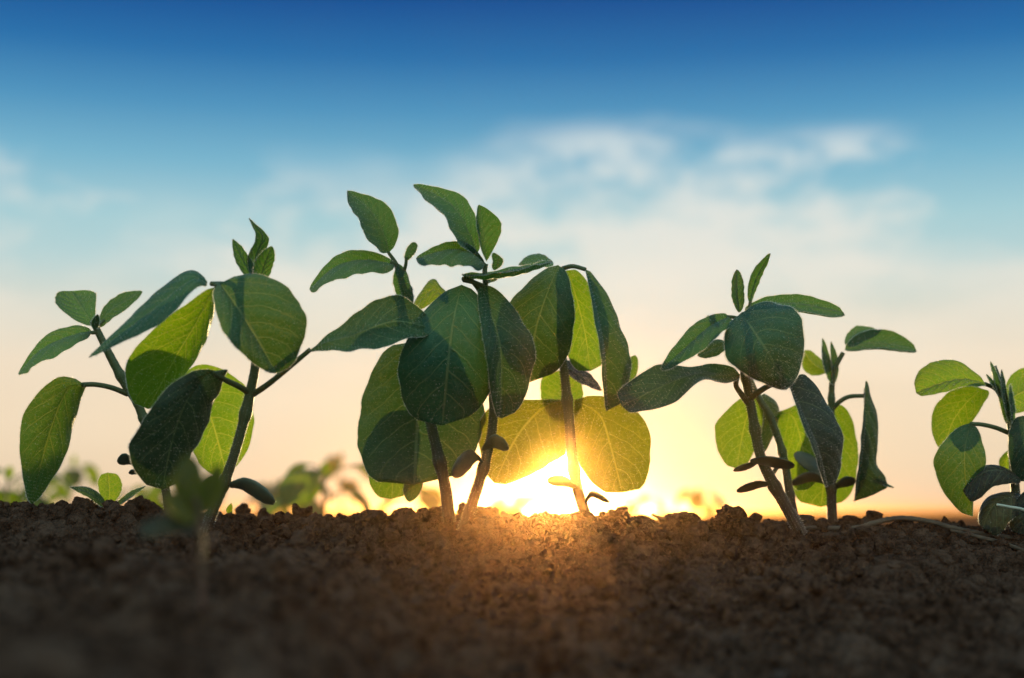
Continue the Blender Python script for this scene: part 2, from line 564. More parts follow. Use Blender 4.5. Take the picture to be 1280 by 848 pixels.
p.tip([(119, 412, -3), (119, 403, -4), (122, 393, -4)], (-5, 0, 0), (5, 0, 0))
p.cot([(172, 584, -4), (160, 574, -6), (147, 578, -8)], (1, 8, 3), 0.8, M_COT)
p.cot([(176, 590, -4), (168, 590, -8), (161, 592, -10)], (0, 4, 3), 0.6)

# --- front left seedling
p = Plant('seedling with a crumpled dark blue-green leaf hanging low and three slim leaflets upright on top', (262, 652), .645, GRP)
p.stem([(250, 690), (264, 645), (279, 608), (293, 568), (305, 525), (313, 490), (319, 458), (321, 420), (319, 385), (318, 350)], (16, 15, 15, 14, 14, 15, 13, 12, 11, 10), hairs=1100)
p.petiole([(312, 492, 0), (298, 483, -6), (281, 475, -12), (266, 466, -18)], (8, 6))
p.leaf([(270, 464, -16), (252, 474, -20), (230, 508, -22), (214, 556, -18), (203, 612, -12)],
       [(0, (-16, -8, -4)), (.3, (-26, -10, -8)), (.6, (-40, -4, -10)), (.8, (-42, -2, -8)), (1, (-30, -4, -2))],
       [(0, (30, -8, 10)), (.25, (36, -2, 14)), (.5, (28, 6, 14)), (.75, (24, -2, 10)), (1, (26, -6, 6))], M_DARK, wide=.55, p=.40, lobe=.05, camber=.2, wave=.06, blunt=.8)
p.petiole([(315, 494, 0), (333, 482, -4), (352, 467, -8), (388, 437, -10)], (8, 6))
p.leaf([(386, 440, -10), (408, 428, -10), (440, 420, -6), (492, 402, 4), (540, 410, 12)], [(0, (-4, -6, 8)), (.3, (-4, -20, 10)), (.55, (-6, -34, 8)), (1, (0, -30, 6))],
       [(0, (4, 8, -6)), (.3, (4, 20, -8)), (.6, (4, 30, -8)), (1, (2, 20, -6))], wide=.55, p=.5, lobe=.0, camber=.2, wave=.07)
p.petiole([(318, 385, 0), (305, 365, -8), (285, 356, -16), (264, 355, -24)], (7, 6))
p.petiole([(278, 356, -20), (274, 356, -24), (270, 358, -26)], (7, 6), 40)
p.leaf([(259, 354, -24), (236, 352, -30), (180, 396, -38), (111, 447, -44)], [(0, (-10, -18, 10)), (.4, (-14, -15, 12)), (1, (-4, -10, 8))], [(0, (8, 10, -6)), (.4, (14, 17, -6)), (1, (6, 8, -4))], M_FRONT, wide=.4, p=.5, camber=.14, lobe=.03, hair=6.0)
p.leaf([(268, 359, -22), (247, 402, -12), (221, 445, -4), (185, 511, 4)], [(0, (-18, -4, -4)), (.45, (-40, -12, -6)), (.75, (-50, -10, -6)), (1, (-40, -4, 0))], [(0, (8, 2, 12)), (.5, (16, 6, 14)), (1, (12, 4, 12))], M_BACK, wide=.52, p=.55, lobe=.02, camber=.16, blunt=.8)
p.leaf([(275, 354, -26), (296, 384, -32), (319, 420, -32), (346, 467, -26)], [(0, (-10, 12, -12)), (.5, (-17, 14, -16)), (1, (-16, 8, -12))],
       [(0, (48, -30, 4)), (.4, (66, -22, 6)), (1, (52, -10, 8))], M_LEAF, wide=.42, p=.45, lobe=.06, camber=.18, blunt=.9, wave=.03)
p.young([(318, 352, 0), (305, 328, -2), (291, 299, -6)], (-6, 3, -5), (6, -4, 5))
p.young([(318, 350, 3), (320, 322, 6), (328, 296, 4), (311, 273, -2)], (-7, 0, -6), (6, 0, 6), wide=.4)
p.young([(325, 354, -2), (330, 332, -4), (340, 308, -6)], (-9, -2, -6), (9, 1, 4), wide=.45)
p.cot([(284, 606, 0), (308, 606, -5), (343, 629, -10)], (-6, 10, 5), 1.7)
p.cot([(276, 606, 0), (268, 601, 4), (252, 610, 8)], (0, 8, 5), 1.2, M_COT)

# --- centre seedling, slim shoot
p = Plant('seedling with a silvery hairy shoot tip and two upright leaflets over a broad hanging leaf', (560, 650), .705, GRP)
p.stem([(563, 664), (557, 612), (546, 562), (538, 528), (528, 480), (520, 430), (513, 388), (504, 355), (497, 334)], (18, 17, 16, 15, 13, 13, 12, 10, 8), hairs=1000)
p.petiole([(530, 495, 2), (526, 460, 14), (525, 435, 20)], (8, 6))
p.leaf([(527, 426, 22), (526, 480, 26), (521, 545, 22), (518, 606, 12)], [(0, (-76, 6, 2)), (.5, (-77, 4, -4)), (1, (-72, 0, -2))], [(0, (60, 4, 4)), (.5, (88, -2, 2)), (1, (78, -12, 2))], M_LEAF, wide=.46, p=.30, lobe=.02, camber=.15, blunt=.62)
p.leaf([(505, 515, 40), (496, 560, 42), (489, 624, 38)], (-36, 4, 4), (36, -2, 0), M_BACK, wide=.5, p=.5, blunt=.8)
p.leaf([(516, 590, 30), (516, 608, 32), (512, 628, 30)], (-12, -1, 2), (13, -2, 0), M_LEAF, wide=.5, nt=24, nu=6)
p.leaf([(572, 392, 22), (552, 370, 26), (540, 362, 30), (516, 384, 30)], (-2, -14, 8), (4, 18, -6), M_BACK, wide=.5)
p.young([(486, 316, 0), (480, 294, 0), (464, 265, 2), (434, 239, 6)], (-14, 13, -26), (18, -12, 3), wide=.4, p=.55)
p.young([(494, 331, -2), (457, 325, -6), (422, 333, -10), (387, 362, -14)], (-4, -13, 2), (4, 20, -26), wide=.45, p=.5)
p.petiole([(500, 345, 0), (495, 330, 0), (485, 315, 0)], (7, 4), 60)
p.petiole([(498, 340, 0), (494, 331, -2), (488, 328, -3)], (6, 4), 40)
p.petiole([(503, 345, 1), (507, 332, 0), (508, 322, 0)], (5, 4), 40)
p.tip([(499, 330, 0), (500, 355, -6), (510, 392, -6)], [(0, (-8, 2, -4)), (1, (-6, 2, -4))], [(0, (10, 0, 5)), (1, (14, -4, 5))], wide=.5)
p.tip([(507, 326, 0), (512, 316, 0), (519, 303, 2)], (-6, -2, 3), (6, 3, -3), wide=.6)

# --- centre seedling, front leaf
p = Plant('tallest seedling, a big dark oval leaf hanging in front of its stem', (590, 652), .690, GRP)
p.stem([(576, 672), (592, 624), (604, 586), (614, 545), (617, 510), (618, 460), (614, 410), (608, 365), (606, 342), (607, 330)], (18, 17, 15, 14, 13, 12, 11, 9, 8, 7), hairs=1100)
p.petiole([(612, 400, 0), (600, 365, -10), (588, 350, -16), (579, 349, -20)], (7, 6))
p.petiole([(579, 350, -20), (592, 353, -20), (603, 357, -18)], (6, 5), 60)
p.leaf([(577, 356, -22), (567, 400, -34), (560, 455, -36), (553, 532, -24)], [(0, (-52, 12, 3)), (.5, (-60, 4, 2)), (1, (-52, -4, 2))], [(0, (40, 4, 6)), (.5, (60, -2, 8)), (1, (58, -12, 6))], M_FRONT, wide=.5, p=.46, lobe=.02, camber=.14, blunt=.62, hair=5)
p.leaf([(602, 357, -18), (614, 392, -24), (626, 440, -28), (626, 523, -22)], [(0, (-16, 4, -8)), (.5, (-18, 2, -10)), (1, (-10, 2, -6))], [(0, (30, -10, 8)), (.5, (42, -4, 10)), (1, (34, -4, 10))], M_LEAF, wide=.5, p=.48, lobe=.0, camber=.1, blunt=.75)
p.leaf([(577, 344, -18), (610, 343, -14), (650, 336, -8), (690, 327, 2)], (0, -4, 18), (0, 5, -18), M_YOUNG, wide=.5, p=.6, camber=.2, lobe=0)
p.young([(596, 318, 0), (584, 287, 0), (564, 256, 4), (517, 231, 8)], (-15, 14, -30), (13, -13, 3), wide=.42, p=.55)
p.petiole([(596, 318, 0), (602, 327, 0), (607, 333, 0)], (5, 5), 60)
p.young([(608, 327, -2), (604, 300, -6), (599, 256, -8)], [(0, (-5, 0, -10)), (1, (-6, 0, -10))], [(0, (12, -4, 1)), (.5, (24, -5, 2)), (1, (26, 4, 2))], wide=.55, p=.8)
p.young([(606, 330, -3), (586, 315, -8), (562, 312, -14), (520, 323, -20)], (0, -10, 2), (0, 22, -26), wide=.45, p=.5)
p.tip([(618, 338, 4), (622, 326, 4), (617, 316, 4)], (-6, 1, -2), (7, 0, 2), wide=.5)
p.tip([(604, 356, 4), (612, 350, 4), (622, 349, 4)], (0, -3, 3), (0, 3, -3), wide=.5)
p.cot([(604, 578, -2), (590, 570, -6), (566, 596, -14)], (6, 10, 6), 1.5, M_COT)
p.cot([(602, 562, -2), (618, 552, -6), (636, 560, -10)], (0, 10, 6), 1.5, M_COT)

# --- centre seedling in front of the sun
p = Plant('seedling standing against the setting sun, golden translucent leaves either side of its stem', (734, 652), .715, GRP)
p.stem([(744, 672), (733, 646), (722, 612), (715, 570), (711, 520), (706, 472), (701, 420), (700, 375), (702, 338)], (18, 16, 15, 15, 14, 13, 11, 9, 8), hairs=900)
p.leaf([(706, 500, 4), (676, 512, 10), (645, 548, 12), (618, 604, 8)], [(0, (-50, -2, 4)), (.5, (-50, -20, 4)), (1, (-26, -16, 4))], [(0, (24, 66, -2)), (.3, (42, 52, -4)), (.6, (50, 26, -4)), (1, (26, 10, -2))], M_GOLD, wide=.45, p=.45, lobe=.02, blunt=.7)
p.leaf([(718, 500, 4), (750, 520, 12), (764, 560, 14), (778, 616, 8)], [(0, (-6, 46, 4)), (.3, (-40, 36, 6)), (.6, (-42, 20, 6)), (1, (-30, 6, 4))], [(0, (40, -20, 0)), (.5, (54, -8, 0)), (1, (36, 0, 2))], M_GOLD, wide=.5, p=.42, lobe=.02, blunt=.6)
p.leaf([(704, 530, 40), (703, 495, 44), (700, 463, 46)], (-28, 4, 4), (28, 2, 2), M_BACK, wide=.6, p=.5, blunt=.8)
p.leaf([(698, 452, 18), (722, 468, 22), (753, 488, 26)], (4, -9, 12), (-3, 7, -10), M_DARK, wide=.45)
p.leaf([(776, 492, 36), (786, 468, 40), (794, 444, 44)], (-10, -2, 4), (10, 2, 2), M_BACK, wide=.5, nt=24, nu=6)
p.leaf([(698, 332, -6), (682, 372, -16), (668, 420, -18), (663, 478, -10)], [(0, (-36, 2, 4)), (.5, (-44, -8, 4)), (1, (-34, -8, 4))], [(0, (26, 10, 2)), (.5, (46, 2, 4)), (1, (50, -12, 4))], M_LEAF, wide=.5, p=.45, lobe=.03, blunt=.65, camber=.16)
p.leaf([(710, 338, 6), (722, 378, 16), (732, 420, 18), (738, 464, 14)], (-28, 6, 0), (26, -6, 4), M_BACK, wide=.5, p=.45, blunt=.7)
p.petiole([(703, 336, 0), (716, 333, -4), (732, 337, -8)], (6, 5), 80)
p.leaf([(732, 337, -8), (743, 382, -16), (753, 440, -20), (758, 514, -14)], [(0, (-3, 2, -8)), (.5, (-4, 3, -14)), (1, (-3, 2, -10))], [(0, (18, -8, 6)), (.5, (31, -8, 10)), (.8, (38, -10, 10)), (1, (34, -6, 8))], M_LEAF, wide=.52, p=.5, lobe=0, camber=.15, blunt=.7)
p.leaf([(692, 330, 10), (670, 326, 18), (648, 331, 26)], (0, -11, 14), (0, 8, -10), M_YOUNG, wide=.45)
p.cot([(722, 610, -2), (706, 602, -6), (684, 602, -10)], (3, 9, 6), 1.2)
p.cot([(730, 632, 0), (740, 618, -4), (762, 628, -8)], (1, 5, 5), 1.2, M_COT)

# --- right seedling
p = Plant('seedling with a heart-shaped blue-green leaf facing forward on a purplish leaning stem', (996, 658), .680, GRP)
p.stem([(1006, 676), (991, 648), (966, 604), (950, 568), (940, 515), (933, 476), (927, 440), (925, 395)], (18, 17, 16, 14, 13, 13, 11, 8), hairs=1100)
p.petiole([(934, 503, 0), (926, 492, -4), (920, 482, -6), (922, 470, -8)], (8, 6))
p.petiole([(935, 501, 0), (950, 489, -4), (968, 480, -8), (988, 482, -10)], (8, 6))
p.leaf([(925, 468, -8), (902, 470, -12), (868, 468, -14), (822, 486, -16), (777, 508, -14)],
       [(0, (6, 8, 0)), (.12, (4, 14, -8)), (.35, (3, 3, -14)), (.6, (10, 22, -8)), (1, (8, 14, -4))],
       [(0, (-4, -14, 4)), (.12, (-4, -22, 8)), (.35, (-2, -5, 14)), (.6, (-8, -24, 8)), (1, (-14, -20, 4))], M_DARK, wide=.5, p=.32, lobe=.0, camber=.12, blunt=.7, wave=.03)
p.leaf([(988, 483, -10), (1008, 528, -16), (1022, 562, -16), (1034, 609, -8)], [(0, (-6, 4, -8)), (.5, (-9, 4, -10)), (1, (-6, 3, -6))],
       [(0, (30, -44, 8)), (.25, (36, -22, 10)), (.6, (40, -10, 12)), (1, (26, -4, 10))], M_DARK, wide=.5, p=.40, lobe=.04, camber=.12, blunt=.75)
p.petiole([(925, 400, 0), (926, 396, -6), (929, 393, -12)], (7, 6), 40)
p.leaf([(927, 392, -14), (946, 420, -26), (963, 447, -28), (984, 487, -20)], [(0, (-30, 16, 2)), (.4, (-36, 26, 4)), (1, (-20, 10, 4))],
       [(0, (40, -30, 6)), (.4, (54, -30, 8)), (1, (36, -12, 8))], M_FRONT, wide=.42, p=.40, lobe=.03, camber=.14, blunt=1.0, hair=18, hlen=.0016)
p.leaf([(931, 388, 0), (960, 381, 6), (1000, 380, 14), (1054, 391, 20)], (0, -12, 2), (0, 13, -16), M_YOUNG, wide=.5, p=.5, blunt=.7, camber=.16)
p.leaf([(911, 396, -4), (884, 411, -8), (856, 436, -14), (826, 463, -18)], (-9, -11, 2), (7, 9, -15), M_YOUNG, wide=.4, p=.5, camber=.2)
p.leaf([(908, 430, 10), (890, 437, 16), (872, 445, 22)], (-2, -10, 6), (2, 9, -4), M_LEAF, wide=.45, nt=24, nu=6)
p.young([(890, 416, 6), (886, 404, 10), (885, 394, 14)], (-4, 0, 3), (4, 0, -2), nt=24, nu=6)
p.petiole([(925, 400, 0), (918, 397, -2), (909, 396, -4)], (5, 4), 40)
p.petiole([(926, 400, 0), (936, 386, 1), (938, 376, 2)], (5, 4), 40)
p.young([(924, 391, 0), (921, 365, 0), (921, 337, 2)], (-4, 0, 7), (8, 0, -3), wide=.5)
p.young([(937, 379, 2), (945, 350, 0), (963, 317, -2)], (-8, -5, -4), (6, 5, 7), wide=.45)
p.cot([(952, 574, 0), (940, 581, -2), (917, 588, -6)], (1, 6, 5), 0.6)
p.cot([(938, 576, -8), (955, 576, -12), (993, 583, -14)], (0, 8, 5), 0.8)
p.cot([(962, 606, 0), (948, 606, -3), (921, 614, -6)], (2, 7, 5), 0.6)

# --- second thin stem behind it
p = Plant('thin seedling close behind the heart-leaved one, its stem leaning beside the purplish stem', (996, 656), .745, GRP)
p.stem([(1000, 674), (988, 622), (982, 585), (974, 552), (961, 518), (948, 497), (936, 470)], (14, 12, 12, 11, 10, 9, 7), hairs=500)
p.leaf([(944, 492, 2), (930, 535, 6), (921, 586, 4)], [(0, (-30, 6, 2)), (.5, (-36, -4, 2)), (1, (-24, -2, 2))], [(0, (16, -2, 0)), (.5, (24, -2, 0)), (1, (18, 0, 0))], M_BACK, wide=.46, p=.42, blunt=.7)
p.leaf([(952, 494, 4), (966, 520, 8), (956, 565, 8)], (-14, 6, 4), (12, -6, 8), M_LEAF, wide=.5, p=.5)
p.leaf([(964, 520, 6), (990, 520, 16), (1003, 560, 20), (1010, 612, 18)], (-22, 10, 4), (26, -14, 2), M_BACK, wide=.5, p=.45, blunt=.7)
p.cot([(981, 582, -2), (972, 584, -4), (962, 600, -6)], (2, 5, 4), 0.7, M_COT)

# --- small right seedling
p = Plant('shorter seedling with a straight-edged leaflet held out level and a twisted pointed leaf', (1040, 652), .765, GRP)
p.stem([(1041, 670), (1040, 640), (1039, 600), (1039, 555), (1039, 512), (1040, 480), (1044, 460), (1054, 441)], (15, 14, 13, 12, 11, 9, 8, 6), hairs=600)
p.petiole([(1040, 512, 0), (1050, 502, -2), (1062, 496, -4), (1080, 495, -8)], (6, 5))
p.leaf([(1080, 494, -8), (1080, 540, -14), (1074, 585, -12), (1068, 627, -4)],
       [(0, (4, -38, 4)), (.3, (-6, -4, -6)), (1, (-4, 2, -6))],
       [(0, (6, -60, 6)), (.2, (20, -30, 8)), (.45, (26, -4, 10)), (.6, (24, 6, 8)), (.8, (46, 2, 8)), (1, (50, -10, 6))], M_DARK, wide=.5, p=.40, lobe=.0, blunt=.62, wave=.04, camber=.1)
p.leaf([(1040, 506, 6), (1036, 560, 14), (1026, 634, 10)], [(0, (-40, 0, 4)), (.5, (-42, -2, 4)), (1, (-40, -4, 2))], [(0, (36, -2, 2)), (.5, (40, 0, 2)), (1, (44, -4, 2))], M_BACK, wide=.5, p=.42, blunt=.6)
p.leaf([(1056, 438, 0), (1080, 430, 2), (1110, 430, 4), (1145, 438, 6)], (0, -17, 2), (0, 8, -14), M_YOUNG, wide=.55, p=.6, camber=.2)
p.leaf([(1057, 432, 6), (1074, 418, 12), (1096, 413, 18)], (-2, -9, 8), (2, 9, -6), M_YOUNG, wide=.5, nt=24, nu=6)
p.leaf([(1036, 464, 8), (1020, 458, 12), (1004, 440, 16)], (-8, 10, 4), (8, -10, 6), M_BACK, wide=.5)
p.tip([(1041, 482, -2), (1033, 455, -4), (1028, 423, -4)], (-5, 2, -3), (8, 0, 3), wide=.45)
p.tip([(1043, 480, 0), (1044, 455, 0), (1039, 427, 2)], (-6, 1, -3), (6, 0, 3), wide=.45)
p.cot([(1038, 600, 0), (1020, 584, -6), (994, 566, -12)], (10, -6, 5), 1.2, M_COT)
p.cot([(1036, 604, 0), (1014, 596, -8), (988, 605, -12)], (2, 8, 4), 1.0)
p.cot([(1042, 610, 0), (1054, 603, -3), (1070, 602, -6)], (1, 8, 4), 1.1, M_COT)
p.tip([(1086, 600, 0), (1100, 602, -2), (1118, 610, -4)], (0, -2, 2), (0, 3, -2), wide=.4)

# --- far right seedling, cut by the frame
p = Plant('seedling cut by the photo edge, feathery silver shoot above very dark low leaves', (1272, 664), .72, GRP)
p.stem([(1275, 690), (1271, 640), (1268, 595), (1265, 545), (1257, 500), (1250, 478), (1243, 458)], (16, 14, 13, 12, 10, 8, 6), hairs=700)
p.petiole([(1257, 500, 0), (1244, 486, -2), (1231, 480, -4)], (6, 5), 80)
p.leaf([(1231, 479, -4), (1205, 474, -2), (1180, 478, 0), (1145, 491, 4)], (-4, -26, 10), (0, 9, -10), M_BACK, wide=.5, p=.55, blunt=.75)
p.leaf([(1228, 486, 4), (1208, 504, 10), (1190, 530, 14), (1180, 566, 14)], (-22, -14, 4), (26, 4, 4), M_BACK, wide=.45, p=.5, blunt=.8)
p.petiole([(1260, 541, 0), (1245, 535, -4), (1228, 531, -8), (1214, 530, -12)], (6, 5), 120)
p.leaf([(1213, 529, -12), (1206, 566, -16), (1208, 605, -14), (1216, 646, -8)], [(0, (-30, 4, 2)), (.4, (-37, -2, 4)), (1, (-22, -2, 4))], [(0, (24, 8, 2)), (.35, (32, 4, 2)), (.7, (12, 0, 4)), (1, (4, 0, 4))], M_LEAF, wide=.45, p=.45, lobe=.02, blunt=.62, camber=.12)
p.leaf([(1258, 506, 2), (1275, 492, 6), (1300, 486, 10), (1330, 492, 14)], (-4, -26, 8), (2, 24, -6), M_BACK, wide=.45, p=.5, blunt=.75)
p.tip([(1258, 530, -3), (1250, 490, -5), (1238, 452, -6)], (-5, 2, -3), (7, 0, 3), wide=.5)
p.tip([(1262, 530, -4), (1256, 495, -6), (1252, 462, -6)], (-5, 1, -3), (6, 0, 3), wide=.5)
p.tip([(1252, 498, -5), (1242, 480, -7), (1233, 468, -8)], (-3, 2, -2), (4, -1, 2), wide=.5)
p.tip([(1266, 545, -2), (1266, 515, -4), (1262, 480, -4)], (-5, 0, -3), (6, 0, 3), wide=.5)
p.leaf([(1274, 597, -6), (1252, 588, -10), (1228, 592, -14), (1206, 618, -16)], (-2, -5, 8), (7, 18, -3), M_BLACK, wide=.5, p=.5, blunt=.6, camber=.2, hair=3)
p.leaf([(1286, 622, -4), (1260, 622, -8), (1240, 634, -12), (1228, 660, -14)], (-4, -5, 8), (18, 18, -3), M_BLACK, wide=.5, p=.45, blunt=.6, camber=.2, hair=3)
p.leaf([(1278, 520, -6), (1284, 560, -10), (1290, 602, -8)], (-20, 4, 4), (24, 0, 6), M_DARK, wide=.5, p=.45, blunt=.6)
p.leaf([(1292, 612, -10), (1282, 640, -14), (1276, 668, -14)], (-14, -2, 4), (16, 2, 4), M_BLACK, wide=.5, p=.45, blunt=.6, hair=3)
p.leaf([(1268, 560, 8), (1258, 578, 10), (1264, 604, 8)], (-6, 0, 4), (8, 0, 4), M_BACK, wide=.5, nt=24, nu=6)

# --- pale stalk lying against the far right plant
pts = [at(1246, 631, .675), at(1262, 634, .675), at(1285, 640, .678), at(1330, 668, .690)]
v, f, uv, nrm, c, r = tube(pts, [.0006, .0008, .0008, .0007], 8, 20)
o = mesh_object('grass_stalk', v, f, [M_PALE], None, uv)
tag(o, 'thin pale green stalk leaning across the dark low leaves at the row end', 'stalk')

# --- little round-leaved sprout on the crest
p = Plant('tiny sprout with one round green leaf upright on the crest beside the long drooping leaf', (134, 640), .725, None, 'weed_sprout', 'sprout')
p.stem([(134, 648), (135, 638), (136, 628)], (6, 5, 4), hairs=60)
p.leaf([(136, 629, 0), (137, 612, 2), (135, 591, 6)], (-17, 2, 4), (17, -1, -2), M_BACK, wide=.5, p=.5, blunt=.7, nt=26, nu=8)
p.leaf([(132, 632, 0), (112, 616, -4), (87, 609, -6)], (-1, -4, 5), (1, 6, -3), M_LEAF, wide=.4, nt=24, nu=6)
p.leaf([(142, 634, 0), (160, 620, -3), (182, 608, -6)], (-1, -4, 4), (1, 4, -3), M_LEAF, wide=.4, nt=24, nu=6)

# --- out-of-focus sprout close to the lens
p = Plant('blurred small sprout growing on the near slope, in front of the crumpled dark leaf', (252, 735), .36, None, 'weed_sprout', 'sprout')
p.stem([(253, 775), (252, 710), (251, 668), (247, 636), (243, 618)], (9, 9, 8, 8, 7), mat=M_PINK, hairs=0)
p.leaf([(243, 640, 0), (232, 606, -2), (236, 566, 2)], (-20, 2, 2), (22, 0, 2), M_OLIVE, wide=.45, p=.6, hair=0)
p.leaf([(246, 644, 0), (262, 618, 4), (276, 580, 6)], (-14, -8, 2), (16, 8, -2), M_OLIVE, wide=.45, p=.6, nt=26, nu=8, hair=0)
p.leaf([(245, 648, 0), (225, 634, -4), (203, 622, -8)], (-4, -12, 4), (4, 14, -4), M_OLIVE, wide=.5, nt=26, nu=8, hair=0)
p.leaf([(247, 668, 0), (220, 654, -4), (172, 662, -8)], (0, -9, 4), (4, 10, -4), M_BLACK, wide=.6, nt=26, nu=8, hair=0)

# --- pin-sized sprout
p = Plant('pin-sized green shoot just beside the pale-topped seed leaf', (289, 650), .735, None, 'weed_sprout', 'sprout')
p.stem([(288, 655), (288, 646), (289, 640)], (3, 3, 2), hairs=0)
p.leaf([(288, 644, 0), (286, 638, 0), (289, 629, 0)], (-4, 0, 1), (4, 0, 1), M_BACK, wide=.4, nt=20, nu=5)
# ================================================================== ground
def crest_line(x, y):
    """height of the ridge crest over the lens, tilting down to the right"""
    px = 640 + x / np.maximum(y, .2) * FPX
    yc = np.interp(px, [-900, 0, 100, 180, 260, 420, 640, 760, 900, 1060, 1180, 1280, 2200], [640, 638, 641, 648, 657, 657, 657, 661, 665, 669, 672, 678, 700])
    return -(yc - 640) / FPX * .72


def ground_z(x, y):
    """smooth height of the field, world metres"""
    x = np.asarray(x, dtype=float); y = np.asarray(y, dtype=float)
    c = crest_line(x, y)
    wave = .004 * np.sin(x * 9.0 + 1.0) + .003 * np.sin(x * 23.0 + y * 7.0)
    left = np.interp(y, [-5, .05, .25, .40, .52, .62, .70, .76], [-.045, -.042, -.0300, -.0250, -.0185, -.0100, -.0024, 0.0])
    right = np.interp(y, [-5, .05, .25, .36, .42, .50, .56, .60, .64, .68, .72, .76], [-.110, -.108, -.078, -.0560, -.0455, -.0345, -.0275, -.0220, -.0155, -.0080, -.0018, 0.0])
    kk = np.clip((640 + x / np.maximum(y, .2) * FPX - 230) / 420, 0, 1); kk = kk * kk * (3 - 2 * kk)
    fore = left * (1 - kk) + right * kk
    k = np.clip((y - .76) / .55, 0, 1); k = k * k * (3 - 2 * k)
    z = np.where(y < .76, c + fore, c * (1 - k) - .036 * k)
    near = np.clip((.72 - y) / .35, 0, 1)
    z = z - c * near * .55 + wave * np.clip((.70 - y) / .2, 0, 1)
    return z + CAM_H


def dense_axis(lo, hi, step, far, grow):
    mid = list(np.arange(lo, hi, step))
    a, s = mid[-1], step
    up = []
    while a < far:
        s *= grow; a += s; up.append(a)
    a, s = mid[0], step
    dn = []
    while a > -far:
        s *= grow; a -= s; dn.append(a)
    return np.array(dn[::-1] + mid + up)


def spectral(nx, ny, beta, seed):
    r = np.random.default_rng(seed)
    fx = np.fft.fftfreq(nx)[None, :]; fy = np.fft.fftfreq(ny)[:, None]
    k = np.sqrt(fx * fx + fy * fy); k[0, 0] = 1
    s = np.fft.fft2(r.normal(0, 1, (ny, nx))) * k ** (-beta)
    s[0, 0] = 0
    z = np.real(np.fft.ifft2(s))
    return z / z.std()


STEP = 0.00095
gx = dense_axis(-.37, .37, STEP, 90.0, 1.13)
gy = dense_axis(.17, .98, STEP, 90.0, 1.13)
ix0 = int(np.searchsorted(gx, -.37)); iy0 = int(np.searchsorted(gy, .17 - 1e-6))
XX, YY = np.meshgrid(gx, gy)
ZZ = ground_z(XX, YY)
nx, ny = len(gx), len(gy)
# far field: shallow furrows
far = np.clip((YY - 1.0) / .6, 0, 1)
ZZ += far * .012 * np.sin(XX * 9) * np.exp(-np.abs(XX) / 25)
# crumbs of soil raised in the sheet itself
H = np.zeros_like(ZZ)
BASEMOUND = [(c.location.x, c.location.y) for c in COL.objects if c.get('category') == 'seedling']
for bx, by in BASEMOUND:
    H += .0018 * np.exp(-((XX - bx) ** 2 + (YY - by) ** 2) / .011 ** 2)
H += .0016 * spectral(nx, ny, 1.6, 3)
H += .0007 * spectral(nx, ny, 0.9, 4)
dx0, dx1 = ix0, ix0 + int(.74 / STEP)
dy0, dy1 = iy0, iy0 + int(.81 / STEP)


def splat(count, rlo, rhi, sharp):
    for _ in range(count):
        r = rlo + (rhi - rlo) * RNG.random() ** 2
        cx, cy = RNG.uniform(-.37, .37), RNG.uniform(.17, .98)
        ci, cj = int((cx + .37) / STEP) + ix0, int((cy - .17) / STEP) + iy0
        w = int(r * 1.5 / STEP) + 1
        i0, i1, j0, j1 = max(ci - w, 0), min(ci + w + 1, nx), max(cj - w, 0), min(cj + w + 1, ny)
        xs = (gx[i0:i1] - cx)[None, :]; ys = (gy[j0:j1] - cy)[:, None]
        a = RNG.uniform(0, math.pi); ca, sa = math.cos(a), math.sin(a)
        e = RNG.uniform(.65, 1.0)
        u = (xs * ca + ys * sa) / r; v_ = (-xs * sa + ys * ca) / (r * e)
        th = np.arctan2(v_, u)
        lump = 1 + .22 * np.sin(3 * th + a * 5) + .16 * np.sin(5 * th + a * 9) + .10 * np.sin(8 * th + a * 13)
        q = np.sqrt(u * u + v_ * v_) / lump
        hgt = r * RNG.uniform(.7, 1.25) * np.sqrt(np.clip(1 - q ** sharp, 0, None))
        base = H[cj, ci] if 0 <= cj < ny and 0 <= ci < nx else 0
        patch = H[j0:j1, i0:i1]
        H[j0:j1, i0:i1] = np.where(q < 1, np.maximum(patch, base - r * .25 + hgt), patch)


splat(620, .005, .0135, 1.5)
splat(2200, .0028, .006, 1.7)
splat(9000, .0015, .0030, 1.4)
splat(30000, .0008, .0016, 1.3)
H += .00065 * spectral(nx, ny, 0.55, 5)
fade = np.clip((1.25 - YY) / .3, 0, 1) * np.clip((np.abs(XX) < 1.2) * 1.0, 0, 1)
H -= .85 * float(H[dy0:dy1, dx0:dx1].mean())
H = np.where(H > .0035, .0035 + .0035 * np.tanh((H - .0035) / .0050), H)
ZZ += np.where(fade > 0, H * fade, H * .0)
nearf = np.clip((YY - .12) / .08, 0, 1)
ZZ = ZZ - (1 - nearf) * .004

gv = np.stack([XX, YY, ZZ], axis=-1).reshape(-1, 3).astype(np.float32)
me = bpy.data.meshes.new('ground')
nf = (nx - 1) * (ny - 1)
me.vertices.add(len(gv)); me.vertices.foreach_set('co', gv.ravel())
ii = np.arange(nx * ny).reshape(ny, nx)
fq = np.stack([ii[:-1, :-1], ii[:-1, 1:], ii[1:, 1:], ii[1:, :-1]], axis=-1).reshape(-1, 4).astype(np.int32)
me.loops.add(nf * 4); me.loops.foreach_set('vertex_index', fq.ravel())
me.polygons.add(nf); me.polygons.foreach_set('loop_start', np.arange(0, nf * 4, 4, dtype=np.int32))
me.polygons.foreach_set('use_smooth', np.ones(nf, dtype=bool))
me.materials.append(M_SOIL)
me.update(); me.validate()
ground = bpy.data.objects.new('ground', me)
COL.objects.link(ground)
ground['kind'] = 'structure'


def surf(x, y):
    i = int(np.clip(np.searchsorted(gx, x), 1, nx - 1)); j = int(np.clip(np.searchsorted(gy, y), 1, ny - 1))
    return float(ZZ[j, i])


